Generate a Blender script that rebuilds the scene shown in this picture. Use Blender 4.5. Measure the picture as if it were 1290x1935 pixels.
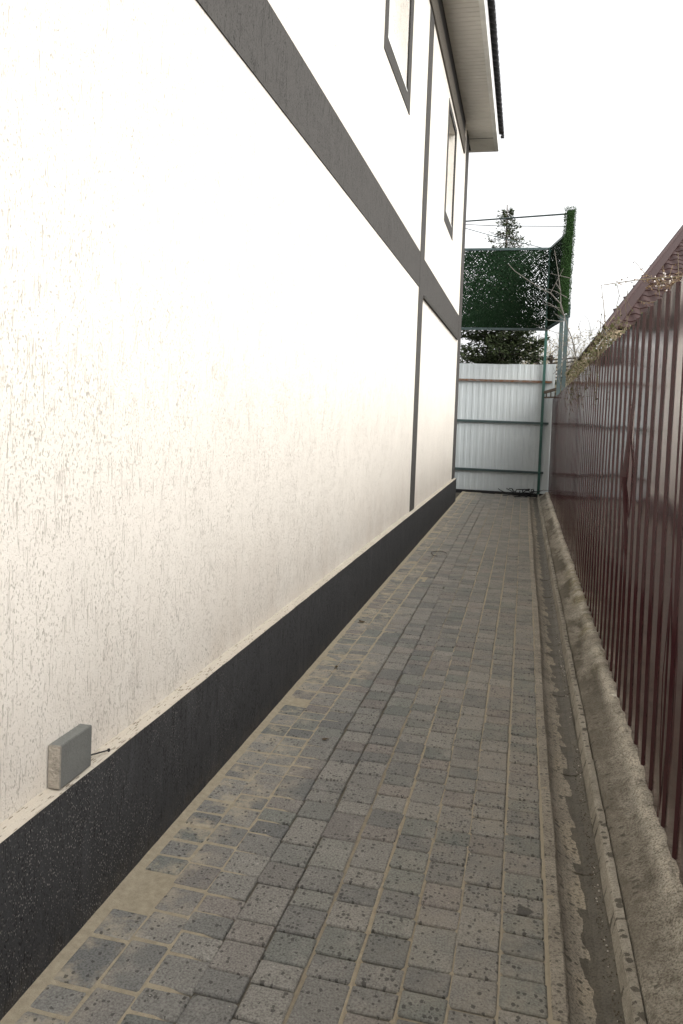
import bpy, bmesh, math, random
from mathutils import Vector, Matrix, noise
random.seed(7)
R = math.radians
for o in list(bpy.data.objects):
    bpy.data.objects.remove(o)
SC = bpy.context.scene
COL = SC.collection

# ------------------------------------------------------------------ camera
cam = bpy.data.cameras.new('camera')
cam.sensor_fit = 'VERTICAL'
cam.sensor_height = 36.0
cam.sensor_width = 24.0
cam.lens = 1488.45 / 1935 * 36.0
cam.shift_y = -(967.5 - 843.46) / 1935
cam.clip_start = 0.05
cam.clip_end = 900
co = bpy.data.objects.new('camera', cam)
COL.objects.link(co)
yaw, pit, rol = 0.226436, 0.039230, 0.038497
fw = Vector((-math.sin(yaw) * math.cos(pit), math.cos(yaw) * math.cos(pit), -math.sin(pit)))
r0 = Vector((math.cos(yaw), math.sin(yaw), 0))
u0 = r0.cross(fw)
rr = r0 * math.cos(rol) + u0 * math.sin(rol)
uu = -r0 * math.sin(rol) + u0 * math.cos(rol)
M = Matrix((rr, uu, -fw)).transposed().to_4x4()
M.translation = Vector((0, 0, 1.45))
co.matrix_world = M
SC.camera = co

# ------------------------------------------------------------------ sky, sun, exposure
SUN_EL, SUN_AZ = R(38), R(126)          # azimuth clockwise from +Y (down the alley)
w = bpy.data.worlds.new('World')
SC.world = w
w.use_nodes = True
nt = w.node_tree
bg = nt.nodes['Background']
sky = nt.nodes.new('ShaderNodeTexSky')
sky.sky_type = 'NISHITA'
sky.sun_disc = False
sky.sun_elevation = SUN_EL
sky.sun_rotation = SUN_AZ
sky.air_density = 1.0
sky.dust_density = 4.0
sky.ozone_density = 1.0
hs = nt.nodes.new('ShaderNodeHueSaturation')    # overcast: the cloud layer takes the blue out
hs.inputs['Saturation'].default_value = 0.05
nt.links.new(sky.outputs[0], hs.inputs['Color'])
nt.links.new(hs.outputs[0], bg.inputs[0])
bg.inputs[1].default_value = 0.15
sl = bpy.data.lights.new('sun', 'SUN')
sl.energy = 0.5
sl.angle = R(28)
sl.color = (1.0, 0.95, 0.87)
so = bpy.data.objects.new('sun', sl)
COL.objects.link(so)
sd = Vector((math.sin(SUN_AZ) * math.cos(SUN_EL), math.cos(SUN_AZ) * math.cos(SUN_EL), math.sin(SUN_EL)))
so.rotation_euler = sd.to_track_quat('Z', 'Y').to_euler()
so.location = (3, -3, 12)
SC.view_settings.view_transform = 'Standard'
SC.view_settings.look = 'None'
SC.view_settings.gamma = 1.0
SC.view_settings.use_curve_mapping = False
SC.view_settings.exposure = 1.33
SC.render.engine = 'CYCLES'
SC.cycles.use_denoising = True
SC.cycles.max_bounces = 8
SC.cycles.diffuse_bounces = 5


# ------------------------------------------------------------------ helpers
class MB:
    def __init__(s):
        s.v = []
        s.f = []

    def quad(s, a, b, c, d):
        n = len(s.v)
        s.v += [tuple(a), tuple(b), tuple(c), tuple(d)]
        s.f.append((n, n + 1, n + 2, n + 3))

    def tri(s, a, b, c):
        n = len(s.v)
        s.v += [tuple(a), tuple(b), tuple(c)]
        s.f.append((n, n + 1, n + 2))

    def box(s, x0, x1, y0, y1, z0, z1):
        n = len(s.v)
        s.v += [(x0, y0, z0), (x1, y0, z0), (x1, y1, z0), (x0, y1, z0), (x0, y0, z1), (x1, y0, z1), (x1, y1, z1), (x0, y1, z1)]
        for f in ((0, 3, 2, 1), (4, 5, 6, 7), (0, 1, 5, 4), (1, 2, 6, 5), (2, 3, 7, 6), (3, 0, 4, 7)):
            s.f.append(tuple(n + i for i in f))

    def bar(s, a, b, w, h=None, up=(0, 0, 1)):
        """rectangular bar from a to b"""
        h = h or w
        a, b = Vector(a), Vector(b)
        d = (b - a).normalized()
        up = Vector(up)
        if abs(d.dot(up)) > .98:
            up = Vector((0, 1, 0))
        x = d.cross(up).normalized()
        y = x.cross(d)
        n = len(s.v)
        for p in (a, b):
            for i, j in ((-1, -1), (1, -1), (1, 1), (-1, 1)):
                s.v.append(tuple(p + x * (i * w / 2) + y * (j * h / 2)))
        for f in ((0, 3, 2, 1), (4, 5, 6, 7), (0, 1, 5, 4), (1, 2, 6, 5), (2, 3, 7, 6), (3, 0, 4, 7)):
            s.f.append(tuple(n + i for i in f))

    def tube(s, pts, rads, k=5):
        pts = [Vector(p) for p in pts]
        if not hasattr(rads, '__len__'):
            rads = [rads] * len(pts)
        n = len(s.v)
        for i, p in enumerate(pts):
            d = (pts[min(i + 1, len(pts) - 1)] - pts[max(i - 1, 0)])
            d = d.normalized() if d.length > 1e-9 else Vector((0, 0, 1))
            a = Vector((0.31, 0.52, 0.79)).cross(d)
            if a.length < .05:
                a = Vector((1, 0, 0)).cross(d)
            a.normalize()
            b = d.cross(a)
            for j in range(k):
                t = 2 * math.pi * j / k
                s.v.append(tuple(p + (a * math.cos(t) + b * math.sin(t)) * rads[i]))
        for i in range(len(pts) - 1):
            for j in range(k):
                j2 = (j + 1) % k
                s.f.append((n + i * k + j, n + i * k + j2, n + (i + 1) * k + j2, n + (i + 1) * k + j))
        s.f.append(tuple(n + j for j in reversed(range(k))))
        e = n + (len(pts) - 1) * k
        s.f.append(tuple(e + j for j in range(k)))

    def extrude(s, prof, y0, y1, closed=True):
        """prof: list of (x, z); swept along y"""
        n = len(s.v)
        m = len(prof)
        for y in (y0, y1):
            s.v += [(x, y, z) for x, z in prof]
        for i in range(m if closed else m - 1):
            j = (i + 1) % m
            s.f.append((n + i, n + j, n + m + j, n + m + i))
        if closed:
            s.f.append(tuple(n + i for i in reversed(range(m))))
            s.f.append(tuple(n + m + i for i in range(m)))

    def leaf(s, p, size, d=None, ratio=.5):
        p = Vector(p)
        d = Vector(d) if d else Vector((random.gauss(0, 1), random.gauss(0, 1), random.gauss(0, 1)))
        d = d.normalized()
        a = Vector((random.gauss(0, 1), random.gauss(0, 1), random.gauss(0, 1))).cross(d)
        if a.length < 1e-4:
            a = Vector((1, 0, 0)).cross(d)
        a.normalize()
        n = len(s.v)
        s.v += [tuple(p), tuple(p + d * size * .5 + a * size * ratio * .5), tuple(p + d * size), tuple(p + d * size * .5 - a * size * ratio * .5)]
        s.f.append((n, n + 1, n + 2, n + 3))

    def mesh(s, name, mat, smooth=False):
        me = bpy.data.meshes.new(name)
        me.from_pydata(s.v, [], s.f)
        me.validate()
        bm = bmesh.new()
        bm.from_mesh(me)
        bmesh.ops.recalc_face_normals(bm, faces=bm.faces)
        bm.to_mesh(me)
        bm.free()
        if smooth:
            me.polygons.foreach_set('use_smooth', [True] * len(me.polygons))
        if mat:
            me.materials.append(mat)
        return me

    def build(s, name, mat, parent=None, smooth=False):
        return link(name, s.mesh(name, mat, smooth), parent)


def link(name, me, parent=None):
    o = bpy.data.objects.new(name, me)
    COL.objects.link(o)
    if parent:
        o.parent = parent
        o.matrix_parent_inverse = Matrix.Translation(-parent.location)
    return o


def tag(o, label=None, cat=None, group=None, kind=None):
    if label: o['label'] = label
    if cat: o['category'] = cat
    if group: o['group'] = group
    if kind: o['kind'] = kind
    return o


def thing(name, label, cat, loc=(0, 0, 0), group=None):
    o = bpy.data.objects.new(name, None)
    COL.objects.link(o)
    o.location = loc
    return tag(o, label, cat, group)


def box(name, mat, parent, *a):
    m = MB()
    m.box(*a)
    return m.build(name, mat, parent)


# ------------------------------------------------------------------ material helpers
class Mat:
    def __init__(s, name, rough=.8, spec=.3, metal=0):
        s.m = bpy.data.materials.new(name)
        s.m.use_nodes = True
        s.t = s.m.node_tree
        s.b = s.t.nodes['Principled BSDF']
        s.b.inputs['Roughness'].default_value = rough
        s.b.inputs['Specular IOR Level'].default_value = spec
        s.b.inputs['Metallic'].default_value = metal
        s.pos = s.n('ShaderNodeNewGeometry').outputs['Position']

    def n(s, t, **k):
        x = s.t.nodes.new(t)
        for a, b in k.items():
            setattr(x, a, b)
        return x

    def put(s, sock, v):
        if hasattr(v, 'is_linked') or hasattr(v, 'node'):
            s.t.links.new(v, sock)
        elif isinstance(v, (tuple, list)) and len(v) == 3 and sock.type == 'RGBA':
            sock.default_value = (*v, 1)
        else:
            sock.default_value = v

    def scale(s, vec, sc):
        x = s.n('ShaderNodeVectorMath', operation='MULTIPLY')
        s.put(x.inputs[0], vec)
        x.inputs[1].default_value = sc
        return x.outputs[0]

    def noise(s, sc=1.0, detail=3, rough=.55, vec=None, stretch=None, dist=0):
        x = s.n('ShaderNodeTexNoise')
        v = vec or s.pos
        if stretch: v = s.scale(v, stretch)
        s.put(x.inputs['Vector'], v)
        x.inputs['Scale'].default_value = sc
        x.inputs['Detail'].default_value = detail
        x.inputs['Roughness'].default_value = rough
        x.inputs['Distortion'].default_value = dist
        return x.outputs[0]

    def vor(s, sc, feature='F1', vec=None, stretch=None, rnd=1.0, wall=False):
        x = s.n('ShaderNodeTexVoronoi', feature=feature, voronoi_dimensions='2D')
        v = vec or s.pos
        if wall:      # points spread in the plane of the wall
            q = s.n('ShaderNodeCombineXYZ')
            s.put(q.inputs[0], s.math('ADD', s.axis(1), s.axis(0)))
            s.put(q.inputs[1], s.axis(2))
            v = q.outputs[0]
        if stretch: v = s.scale(v, stretch)
        s.put(x.inputs['Vector'], v)
        x.inputs['Scale'].default_value = sc
        x.inputs['Randomness'].default_value = rnd
        return x

    def ramp(s, v, a, b, ca=0.0, cb=1.0):
        x = s.n('ShaderNodeMapRange')
        s.put(x.inputs[0], v)
        for i, q in enumerate((a, b, ca, cb)):
            s.put(x.inputs[1 + i], q)
        return x.outputs[0]

    def math(s, op, a, b=0.0):
        x = s.n('ShaderNodeMath', operation=op)
        s.put(x.inputs[0], a)
        s.put(x.inputs[1], b)
        return x.outputs[0]

    def mix(s, f, a, b, blend='MIX'):
        x = s.n('ShaderNodeMix', data_type='RGBA', blend_type=blend)
        s.put(x.inputs[0], f)
        s.put(x.inputs[6], a)
        s.put(x.inputs[7], b)
        return x.outputs[2]

    def axis(s, i, vec=None):
        x = s.n('ShaderNodeSeparateXYZ')
        s.put(x.inputs[0], vec or s.pos)
        return x.outputs[i]

    def color(s, v):
        s.put(s.b.inputs['Base Color'], v)
        return s

    def rough(s, v):
        s.put(s.b.inputs['Roughness'], v)
        return s

    def bump(s, h, dist=.002, strength=1.0):
        x = s.n('ShaderNodeBump')
        x.inputs['Distance'].default_value = dist
        x.inputs['Strength'].default_value = strength
        s.put(x.inputs['Height'], h)
        if getattr(s, 'lastb', None):
            s.put(x.inputs['Normal'], s.lastb)
        s.lastb = x.outputs[0]
        s.put(s.b.inputs['Normal'], s.lastb)
        return s


def stucco(name, col, groove, low_tint=None, fleck=None, fine=.0012, amount=1.0, flat=False):
    """bark-beetle render: short vertical grooves dragged by grains"""
    m = Mat(name, .9, .2)
    gate = m.noise(7, 4, .65, stretch=(1, 1, .45))
    v = m.vor(150, stretch=(1, .22, 1)) if flat else m.vor(190, stretch=(1.5, .42, 1), wall=True)
    jit = m.ramp(m.noise(420, 2), .3, .7, -.09, .09)
    cr = m.axis(0, v.outputs['Color'])
    rad = m.math('MULTIPLY', m.ramp(cr, .55, 1, 0, .42), m.ramp(gate, .38, .62, .55, 1.15))
    g1 = m.ramp(m.math('SUBTRACT', rad, m.math('ADD', v.outputs['Distance'], jit)), -.03, .08)
    n1 = m.noise(210, 2, .5, stretch=(1, .05, 1) if flat else (1, 1, .07))
    g2 = m.math('MULTIPLY', m.ramp(n1, .57, .68), m.ramp(m.noise(30, 3, .6, stretch=(1, 1, .3)), .44, .60))
    g = m.math('MULTIPLY', m.math('MAXIMUM', g1, m.math('MULTIPLY', g2, .7)), amount)
    big = m.noise(1.3, 4, .6)
    c = m.mix(m.ramp(big, .35, .7), col, tuple(x * .95 for x in col))
    if low_tint:
        low = m.math('MULTIPLY', m.ramp(m.axis(2), 1.0, .43), m.ramp(m.noise(3, 4, .65, stretch=(1, 1, .5)), .35, .75))
        c = m.mix(m.math('MULTIPLY', low, .55), c, low_tint)  # patchy tint, stronger towards the foot of the wall
    c = m.mix(g, c, groove)  # grooves darkened in the colour: pit shading plus grime
    if fleck:
        fv = m.vor(150, stretch=(1.3, .55, 1), wall=True)
        fr = m.ramp(m.axis(0, fv.outputs['Color']), .35, 1, 0, .24)
        fl = m.ramp(m.math('SUBTRACT', fr, m.math('ADD', fv.outputs['Distance'], jit)), -.02, .04)
        fl = m.math('MULTIPLY', fl, m.ramp(m.noise(4, 4, .65), .36, .58))
        fl = m.math('MULTIPLY', fl, m.ramp(m.axis(1), 3.6, 2.2, .12, 1))
        c = m.mix(fl, c, fleck)
        w_ = m.ramp(m.noise(12, 4, .65, stretch=(1, 1, .16)), .52, .8)
        c = m.mix(m.math('MULTIPLY', w_, .40), c, tuple(x * 2.0 for x in col))
        lo = m.math('MULTIPLY', m.ramp(m.axis(2), .10, .0), m.ramp(m.noise(14, 4), .4, .8))
        c = m.mix(m.math('MULTIPLY', lo, .45), c, (.12, .10, .075))
    m.color(c)
    h = m.math('SUBTRACT', m.math('MULTIPLY', m.noise(240, 3, .6), .5), g)
    m.bump(h, fine * 2.4, 1.0)
    m.bump(m.noise(34, 4, .6), .0025, .7)
    return m.m


def concrete(name, col, var=.25, sc=6, bumpd=.003, rough=.9):
    m = Mat(name, rough, .25)
    a = m.noise(sc, 5, .65)
    c = m.mix(m.ramp(a, .3, .7), tuple(x * (1 - var) for x in col), tuple(min(1, x * (1 + var)) for x in col))
    f = m.noise(180, 3, .7)
    c = m.mix(m.ramp(f, .35, .75, 0, .35), c, tuple(x * .5 for x in col))
    m.color(c)
    m.bump(f, bumpd * .5)
    m.bump(m.noise(30, 4, .65), bumpd)
    return m


def paint(name, col, rough=.35, spec=.5, var=.08):
    m = Mat(name, rough, spec)
    m.color(m.mix(m.ramp(m.noise(7, 4, .6), .35, .7), tuple(x * (1 - var) for x in col), tuple(x * (1 + var) for x in col)))
    m.bump(m.noise(40, 3), .0008, .5)
    return m.m


WHITE = stucco('white_render', (.70, .655, .585), (.45, .415, .355), low_tint=(.55, .475, .395))
LEDGE = stucco('ledge_render', (.50, .45, .375), (.24, .20, .155), flat=True)
GREY = stucco('grey_render', (.070, .066, .061), (.022, .020, .019))
CORN = stucco('cornice_render', (.105, .092, .075), (.05, .045, .04))
GAPSHADE = paint('painted_gap_shade', (.022, .021, .021), .7, .2)  # near-black colour standing in for shade at the eaves
DARK = stucco('anthracite_render', (.050, .050, .051), (.012, .012, .012), fleck=(.34, .32, .285))
PVC = paint('white_plastic', (.78, .78, .76), .35)
SOFFIT = paint('soffit_plastic', (.72, .705, .665), .45, .4, .04)
ROOFDARK = paint('dark_roof_sheet', (.035, .035, .037), .45)
GREENP = paint('green_paint', (.020, .085, .068), .4, .5, .25)
RAILP = paint('rail_paint', (.040, .066, .066), .45, .5, .2)
m = Mat('rusty_steel', .8, .3)
m.color(m.mix(m.ramp(m.noise(14, 5, .7), .4, .62), (.20, .17, .15), (.15, .062, .022))).bump(m.noise(90, 3), .001)
RUST = m.m
m = Mat('glass', .05, .5)
m.color((.02, .025, .03))
GLASS = m.m
m = Mat('wood', .8, .2)
m.color(m.mix(m.noise(18, 4, .6, stretch=(.2, 1, 1)), (.16, .12, .08), (.40, .32, .22))).bump(m.noise(60, 3, stretch=(.1, 1, 1)), .002)
WOOD = m.m
m = Mat('weathered_wood', .9, .2)
m.color(m.mix(m.noise(18, 4, .6), (.05, .04, .032), (.12, .09, .065)))
OLDWOOD = m.m
m = Mat('black_plastic', .5, .4)
m.color((.012, .012, .013))
BLACK = m.m

# ---- fence paints
m = Mat('maroon_sheet', .16, .24)
base = m.mix(m.ramp(m.noise(3, 4, .6), .3, .75), (.040, .0140, .0160), (.051, .0180, .0200))
dust = m.math('MULTIPLY', m.ramp(m.axis(2), .75, .10), m.ramp(m.noise(8, 5, .7, stretch=(1, 1, .3)), .35, .75))
m.color(m.mix(m.math('MULTIPLY', dust, .18), base, (.13, .095, .075)))
m.rough(m.ramp(m.math('ADD', dust, m.ramp(m.noise(5, 3), .3, .7, 0, .25)), 0, 1.2, .085, .30))
m.bump(m.noise(2.2, 2, .5), .012, .5)
m.b.inputs['Coat Weight'].default_value = .08
m.b.inputs['Coat Roughness'].default_value = .08
MAROON = m.m
m = Mat('white_sheet', .42, .45)
m.color(m.mix(m.ramp(m.noise(1.5, 4, .6), .3, .7), (.48, .52, .53), (.56, .60, .605)))
m.bump(m.noise(3, 2), .004, .4)
WSHEET = m.m

# ---- pavers
m = Mat('paver_concrete', .88, .3)
oi = m.n('ShaderNodeObjectInfo').outputs['Random']
gi = m.n('ShaderNodeNewGeometry').outputs['Random Per Island']
rnd = m.math('FRACT', m.math('ADD', m.math('MULTIPLY', oi, 7.13), m.math('MULTIPLY', gi, 3.7)))
rnd2 = m.math('FRACT', m.math('MULTIPLY', rnd, 13.7))
rnd3 = m.math('FRACT', m.math('MULTIPLY', rnd, 31.1))
c = m.mix(rnd, (.190, .190, .180), (.325, .308, .272))
c = m.mix(m.ramp(rnd2, .72, .95, 0, .55), c, (.29, .25, .22))      # some pinkish
c = m.mix(m.ramp(rnd3, .70, .95, 0, .55), c, (.195, .215, .19))      # some greenish
pale = m.math('MULTIPLY', m.ramp(m.noise(9, 4, .6), .52, .72), .40)
c = m.mix(pale, c, (.42, .395, .35))
c = m.mix(m.ramp(m.noise(160, 3, .7), .40, .72, 0, .75), c, (.045, .042, .037))
c = m.mix(m.ramp(m.noise(240, 2, .6), .60, .72, 0, .5), c, (.24, .225, .20))
X_ = m.axis(0)
# sand film that has been swept over the stones by the wall and along the path
reach = m.math('MULTIPLY', m.ramp(m.noise(.9, 2), .45, .60), .22)
sandm = m.math('MULTIPLY', m.ramp(m.math('SUBTRACT', X_, reach), -.90, -1.12), m.ramp(m.noise(9, 5, .7), .46, .64))
ysand = m.ramp(m.noise(.7, 2), .42, .58)
c = m.mix(m.math('MULTIPLY', sandm, .9), c, (.42, .36, .26))
film = m.math('MULTIPLY', m.math('MAXIMUM', m.ramp(X_, -.55, .0), m.ramp(m.axis(1), 4.5, 9)), .42)
film = m.math('MULTIPLY', film, m.ramp(m.noise(11, 5, .65), .35, .70))
c = m.mix(film, c, (.36, .32, .25))
# drops of the first rain
dv = m.vor(72, stretch=(1, .85, 1))
dcol = dv.outputs['Color']
rad = m.ramp(m.axis(0, dcol), .2, 1.0, .04, .44)
jit = m.ramp(m.noise(200, 3, .6), .3, .7, -.13, .13)
drop = m.math('LESS_THAN', m.math('ADD', dv.outputs['Distance'], jit), rad)
dens = m.ramp(X_, -.95, .05, .32, .62)
keep = m.math('LESS_THAN', m.axis(1, dcol), m.math('MULTIPLY', dens, m.ramp(m.noise(2.6, 3, .6), .32, .62, .28, 1.15)))
wet = m.math('MULTIPLY', drop, keep)
patch = m.math('MULTIPLY', m.ramp(m.noise(3.3, 4, .6), .655, .675), m.ramp(X_, .0, .05))
wet = m.math('MAXIMUM', wet, patch)
c = m.mix(m.math('MULTIPLY', wet, .70), c, (.026, .024, .020))
m.color(c)
m.rough(m.ramp(wet, 0, 1, .88, .6))
m.bump(m.noise(210, 3, .7), .0012)
m.bump(m.noise(26, 4, .6), .003)
PAVER = m.m

m = Mat('joint_sand', .95, .15)
X_ = m.axis(0)
c = m.mix(m.ramp(m.noise(40, 4, .7), .3, .7), (.33, .285, .205), (.46, .395, .285))
c = m.mix(m.ramp(m.noise(500, 2, .7), .55, .75, 0, .8), c, (.12, .10, .075))
c = m.mix(m.math('MULTIPLY', m.ramp(X_, -.30, .0), .6), c, (.34, .30, .23))
dk = m.math('MULTIPLY', m.ramp(m.math('ABSOLUTE', m.math('ADD', X_, .63)), .16, .11), .85)
c = m.mix(dk, c, (.085, .077, .064))
m.color(c)
m.bump(m.noise(300, 3, .7), .003)
SAND = m.m


# ---- drain and footing
def drain_mat():
    m = Mat('drain_concrete', .85, .3)
    X_ = m.axis(0)
    Y_ = m.axis(1)
    c = m.mix(m.ramp(m.noise(9, 5, .65), .3, .7), (.24, .215, .175), (.41, .37, .30))
    c = m.mix(m.math('MULTIPLY', m.ramp(m.noise(4, 4, .6), .5, .62), m.math('MULTIPLY', m.ramp(X_, .185, .205), m.ramp(X_, .275, .25))), c, (.42, .37, .285))
    c = m.mix(m.ramp(m.noise(150, 3, .7), .45, .72, 0, .8), c, (.05, .043, .033))
    # rain drops, stretched down the slope
    dv = m.vor(60, stretch=(.62, .8, .8))
    rad = m.ramp(m.axis(0, dv.outputs['Color']), .3, 1, 0, .36)
    dr = m.math('LESS_THAN', m.math('ADD', dv.outputs['Distance'], m.ramp(m.noise(200, 2), .3, .7, -.07, .07)), rad)
    dr = m.math('MULTIPLY', dr, m.math('LESS_THAN', m.axis(1, dv.outputs['Color']), .75))
    # damp run along the bottom with a scalloped edge at each tray
    edge = m.math('ADD', .250, m.math('MULTIPLY', m.ramp(m.noise(8, 2, .5), .35, .65, -1, 1), .014))
    saw = m.math('MULTIPLY', m.math('FRACT', m.math('MULTIPLY', Y_, 4.0)), .026)
    edge = m.math('SUBTRACT', edge, saw)
    wet = m.math('GREATER_THAN', X_, edge)
    wet = m.math('MAXIMUM', wet, dr)
    c = m.mix(m.math('MULTIPLY', wet, .72), c, (.036, .032, .023))
    m.color(c)
    m.rough(m.ramp(wet, 0, 1, .88, .55))
    m.bump(m.noise(170, 3, .7), .0015)
    m.bump(m.noise(25, 4, .6), .004)
    return m.m


DRAIN = drain_mat()


def footing_mat():
    m = Mat('rough_cast_concrete', .93, .2)
    X_ = m.axis(0)
    Y_ = m.axis(1)
    c = m.mix(m.ramp(m.noise(7, 6, .7), .3, .7), (.28, .255, .212), (.52, .48, .40))
    crest = m.ramp(X_, .435, .475)
    c = m.mix(m.math('MULTIPLY', crest, m.ramp(m.noise(5, 4, .6), .35, .55)), c, (.74, .68, .57))  # crest lightened: its sunlit highlight is put into the colour
    # dark damp stain that runs along the middle of the footing further on
    st = m.math('MULTIPLY', m.ramp(m.noise(3, 4, .6, stretch=(2.2, .6, 1)), .46, .56), m.ramp(X_, .47, .44))
    st = m.math('MULTIPLY', st, m.ramp(Y_, 3.6, 4.6, .45, 1))
    c = m.mix(m.math('MULTIPLY', st, .72), c, (.05, .041, .029))
    # moss
    mo = m.math('MULTIPLY', m.ramp(m.noise(6, 5, .65), .45, .62), m.math('MULTIPLY', m.ramp(Y_, 4.2, 5.4), m.ramp(Y_, 9.5, 7.0)))
    mo = m.math('MULTIPLY', mo, m.ramp(X_, .40, .46))
    c = m.mix(m.math('MULTIPLY', mo, .6), c, (.185, .155, .05))
    f = m.noise(150, 4, .75)
    c = m.mix(m.ramp(f, .44, .64, 0, .8), c, (.06, .05, .036))
    c = m.mix(m.math('MULTIPLY', m.ramp(m.noise(26, 5, .7), .52, .68), .6), c, (.075, .063, .046))
    c = m.mix(m.math('MULTIPLY', m.ramp(X_, .43, .37), m.ramp(m.noise(5, 4, .6), .35, .6, .2, .6)), c, (.19, .168, .132))
    dv = m.vor(42, stretch=(.6, .9, .8))
    dr = m.math('LESS_THAN', m.math('ADD', dv.outputs['Distance'], m.ramp(m.noise(200, 2), .3, .7, -.07, .07)), m.ramp(m.axis(0, dv.outputs['Color']), .3, 1, 0, .33))
    dr = m.math('MULTIPLY', dr, m.math('MULTIPLY', m.math('LESS_THAN', m.axis(1, dv.outputs['Color']), .55), m.ramp(X_, .44, .38)))
    c = m.mix(m.math('MULTIPLY', dr, .6), c, (.06, .055, .045))
    m.color(c)
    m.bump(f, .0055)
    m.bump(m.noise(24, 5, .7), .012)
    m.bump(m.noise(60, 3, .6, stretch=(1, .35, 1)), .004)
    return m.m


FOOT = footing_mat()
KERB = concrete('kerb_concrete', (.21, .186, .146), .25, 8, .003)
m = Mat('kerb_concrete', .9, .25)
c = m.mix(m.ramp(m.noise(5, 5, .65), .3, .7), (.25, .228, .185), (.50, .46, .385))
c = m.mix(m.ramp(m.noise(170, 3, .7), .45, .72, 0, .65), c, (.06, .05, .038))
dv = m.vor(52, stretch=(.5, .55, .8))
dr = m.math('LESS_THAN', m.math('ADD', dv.outputs['Distance'], m.ramp(m.noise(200, 2), .3, .7, -.08, .08)), m.ramp(m.axis(0, dv.outputs['Color']), .3, 1, 0, .42))
c = m.mix(m.math('MULTIPLY', dr, .7), c, (.04, .035, .027))
st = m.math('MULTIPLY', m.ramp(m.noise(2.5, 4, .6), .45, .6), m.ramp(m.axis(1), 3.2, 5, 0, 1))
c = m.mix(m.math('MULTIPLY', st, .5), c, (.12, .104, .08))
m.color(c)
m.bump(m.noise(40, 5, .7), .004)
KERB = m.m
BRICK = concrete('brick_concrete', (.155, .157, .145), .12, 9, .003).m
BRICKEND = concrete('brick_sawn_end', (.33, .295, .245), .25, 40, .008).m
SOIL = concrete('soil', (.10, .085, .06), .4, 20, .012).m
GRIT = concrete('grit', (.10, .085, .06), .5, 40, .006).m
STONE = concrete('pebble_stone', (.52, .48, .42), .3, 30, .002).m


def leafmat(name, a, b, sc=3, tr=.0):
    m = Mat(name, .75, .15)
    g = m.n('ShaderNodeNewGeometry').outputs['Random Per Island']
    m.color(m.mix(m.math('ADD', m.math('MULTIPLY', g, .6), m.math('MULTIPLY', m.noise(sc, 2), .4)), a, b))
    return m.m


NEEDLE = leafmat('artificial_needles', (.003, .012, .004), (.007, .027, .008), 6)
NEEDLE2 = leafmat('hedge_needles', (.010, .032, .009), (.038, .080, .022), 6)
SPRUCE = leafmat('spruce_needles', (.010, .018, .008), (.050, .064, .026), 2)
THUJA = leafmat('thuja_sprays', (.040, .075, .025), (.10, .13, .045), 2)
BARK = leafmat('bark', (.06, .05, .045), (.13, .115, .10), 12)
TWIG = leafmat('grey_twig', (.085, .08, .072), (.15, .14, .125), 12)
DRYTWIG = leafmat('dry_twig', (.075, .058, .038), (.20, .165, .11), 12)
OLIVE = leafmat('olive_leaf', (.036, .040, .016), (.115, .112, .048), 12)
PETAL = leafmat('petal', (.62, .56, .53), (.72, .68, .65), 12)
BUD = leafmat('reddish_bud', (.10, .06, .04), (.22, .16, .09), 12)
STRAW = leafmat('pale_brush', (.30, .25, .15), (.46, .40, .26), 2)
DEADLEAF = leafmat('dead_leaf', (.06, .045, .03), (.14, .10, .06), 9)
WIREM = paint('galvanised_wire', (.30, .31, .32), .45)
HOUSEWALL = concrete('neighbour_wall', (.45, .40, .33), .1, 3, .003).m
m = Mat('brown_roof_sheet', .6, .2)
m.color(m.mix(m.ramp(m.noise(4, 4), .3, .7), (.030, .0155, .0140), (.045, .0235, .021)))
m.bump(m.noise(30, 3), .001)
TILEM = m.m
m = Mat('brown_trim', .55, .25)
m.color((.040, .0225, .0205))
TRIM = m.m

# ================================================================== SETTING
g = MB()
g.quad((-400, -400, -.10), (400, -400, -.10), (400, 400, -.10), (-400, 400, -.10))
tag(g.build('ground', SOIL), kind='structure')

# ---- paved path: a sand bed with every paver laid on it
path = MB()
ROWX = [-1.104, -.988, -.866, -.736, -.612, -.490, -.364, -.241, -.118, .005, .130]
xs = [-1.16, -1.115, -1.095, -1.07, -1.0, -.90, -.80, -.755]
for b in ROWX[3:]:
    xs += [b - .011, b - .004, b, b + .004, b + .011]
xs += [.155]


def sand_z(x, y):
    """bed level: topped up along the long joints on the right, low in the cross joints"""
    z = -.0034
    if x < -1.10: z = .003
    if x > -.76:
        z = -.010
        for b in ROWX[5:]:
            if abs(x - b) < .005: z = -.0030
    if x > .126: z = -.002
    return z + .0022 * noise.noise(Vector((x * 9, y * 9, 3))) + .0012 * noise.noise(Vector((x * 40, y * 40, 1)))


ys = [-4 + i * .5 for i in range(10)] + [1.0 + .05 * i for i in range(120)] + [7 + .15 * i for i in range(62)]
nx = len(xs)
for y in ys:
    for x in xs:
        path.v.append((x, y, sand_z(x, y)))
for i in range(len(ys) - 1):
    for j in range(nx - 1):
        a = i * nx + j
        path.f.append((a, a + 1, a + nx + 1, a + nx))
path = tag(path.build('paved_path', SAND, smooth=True), kind='structure')


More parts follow.
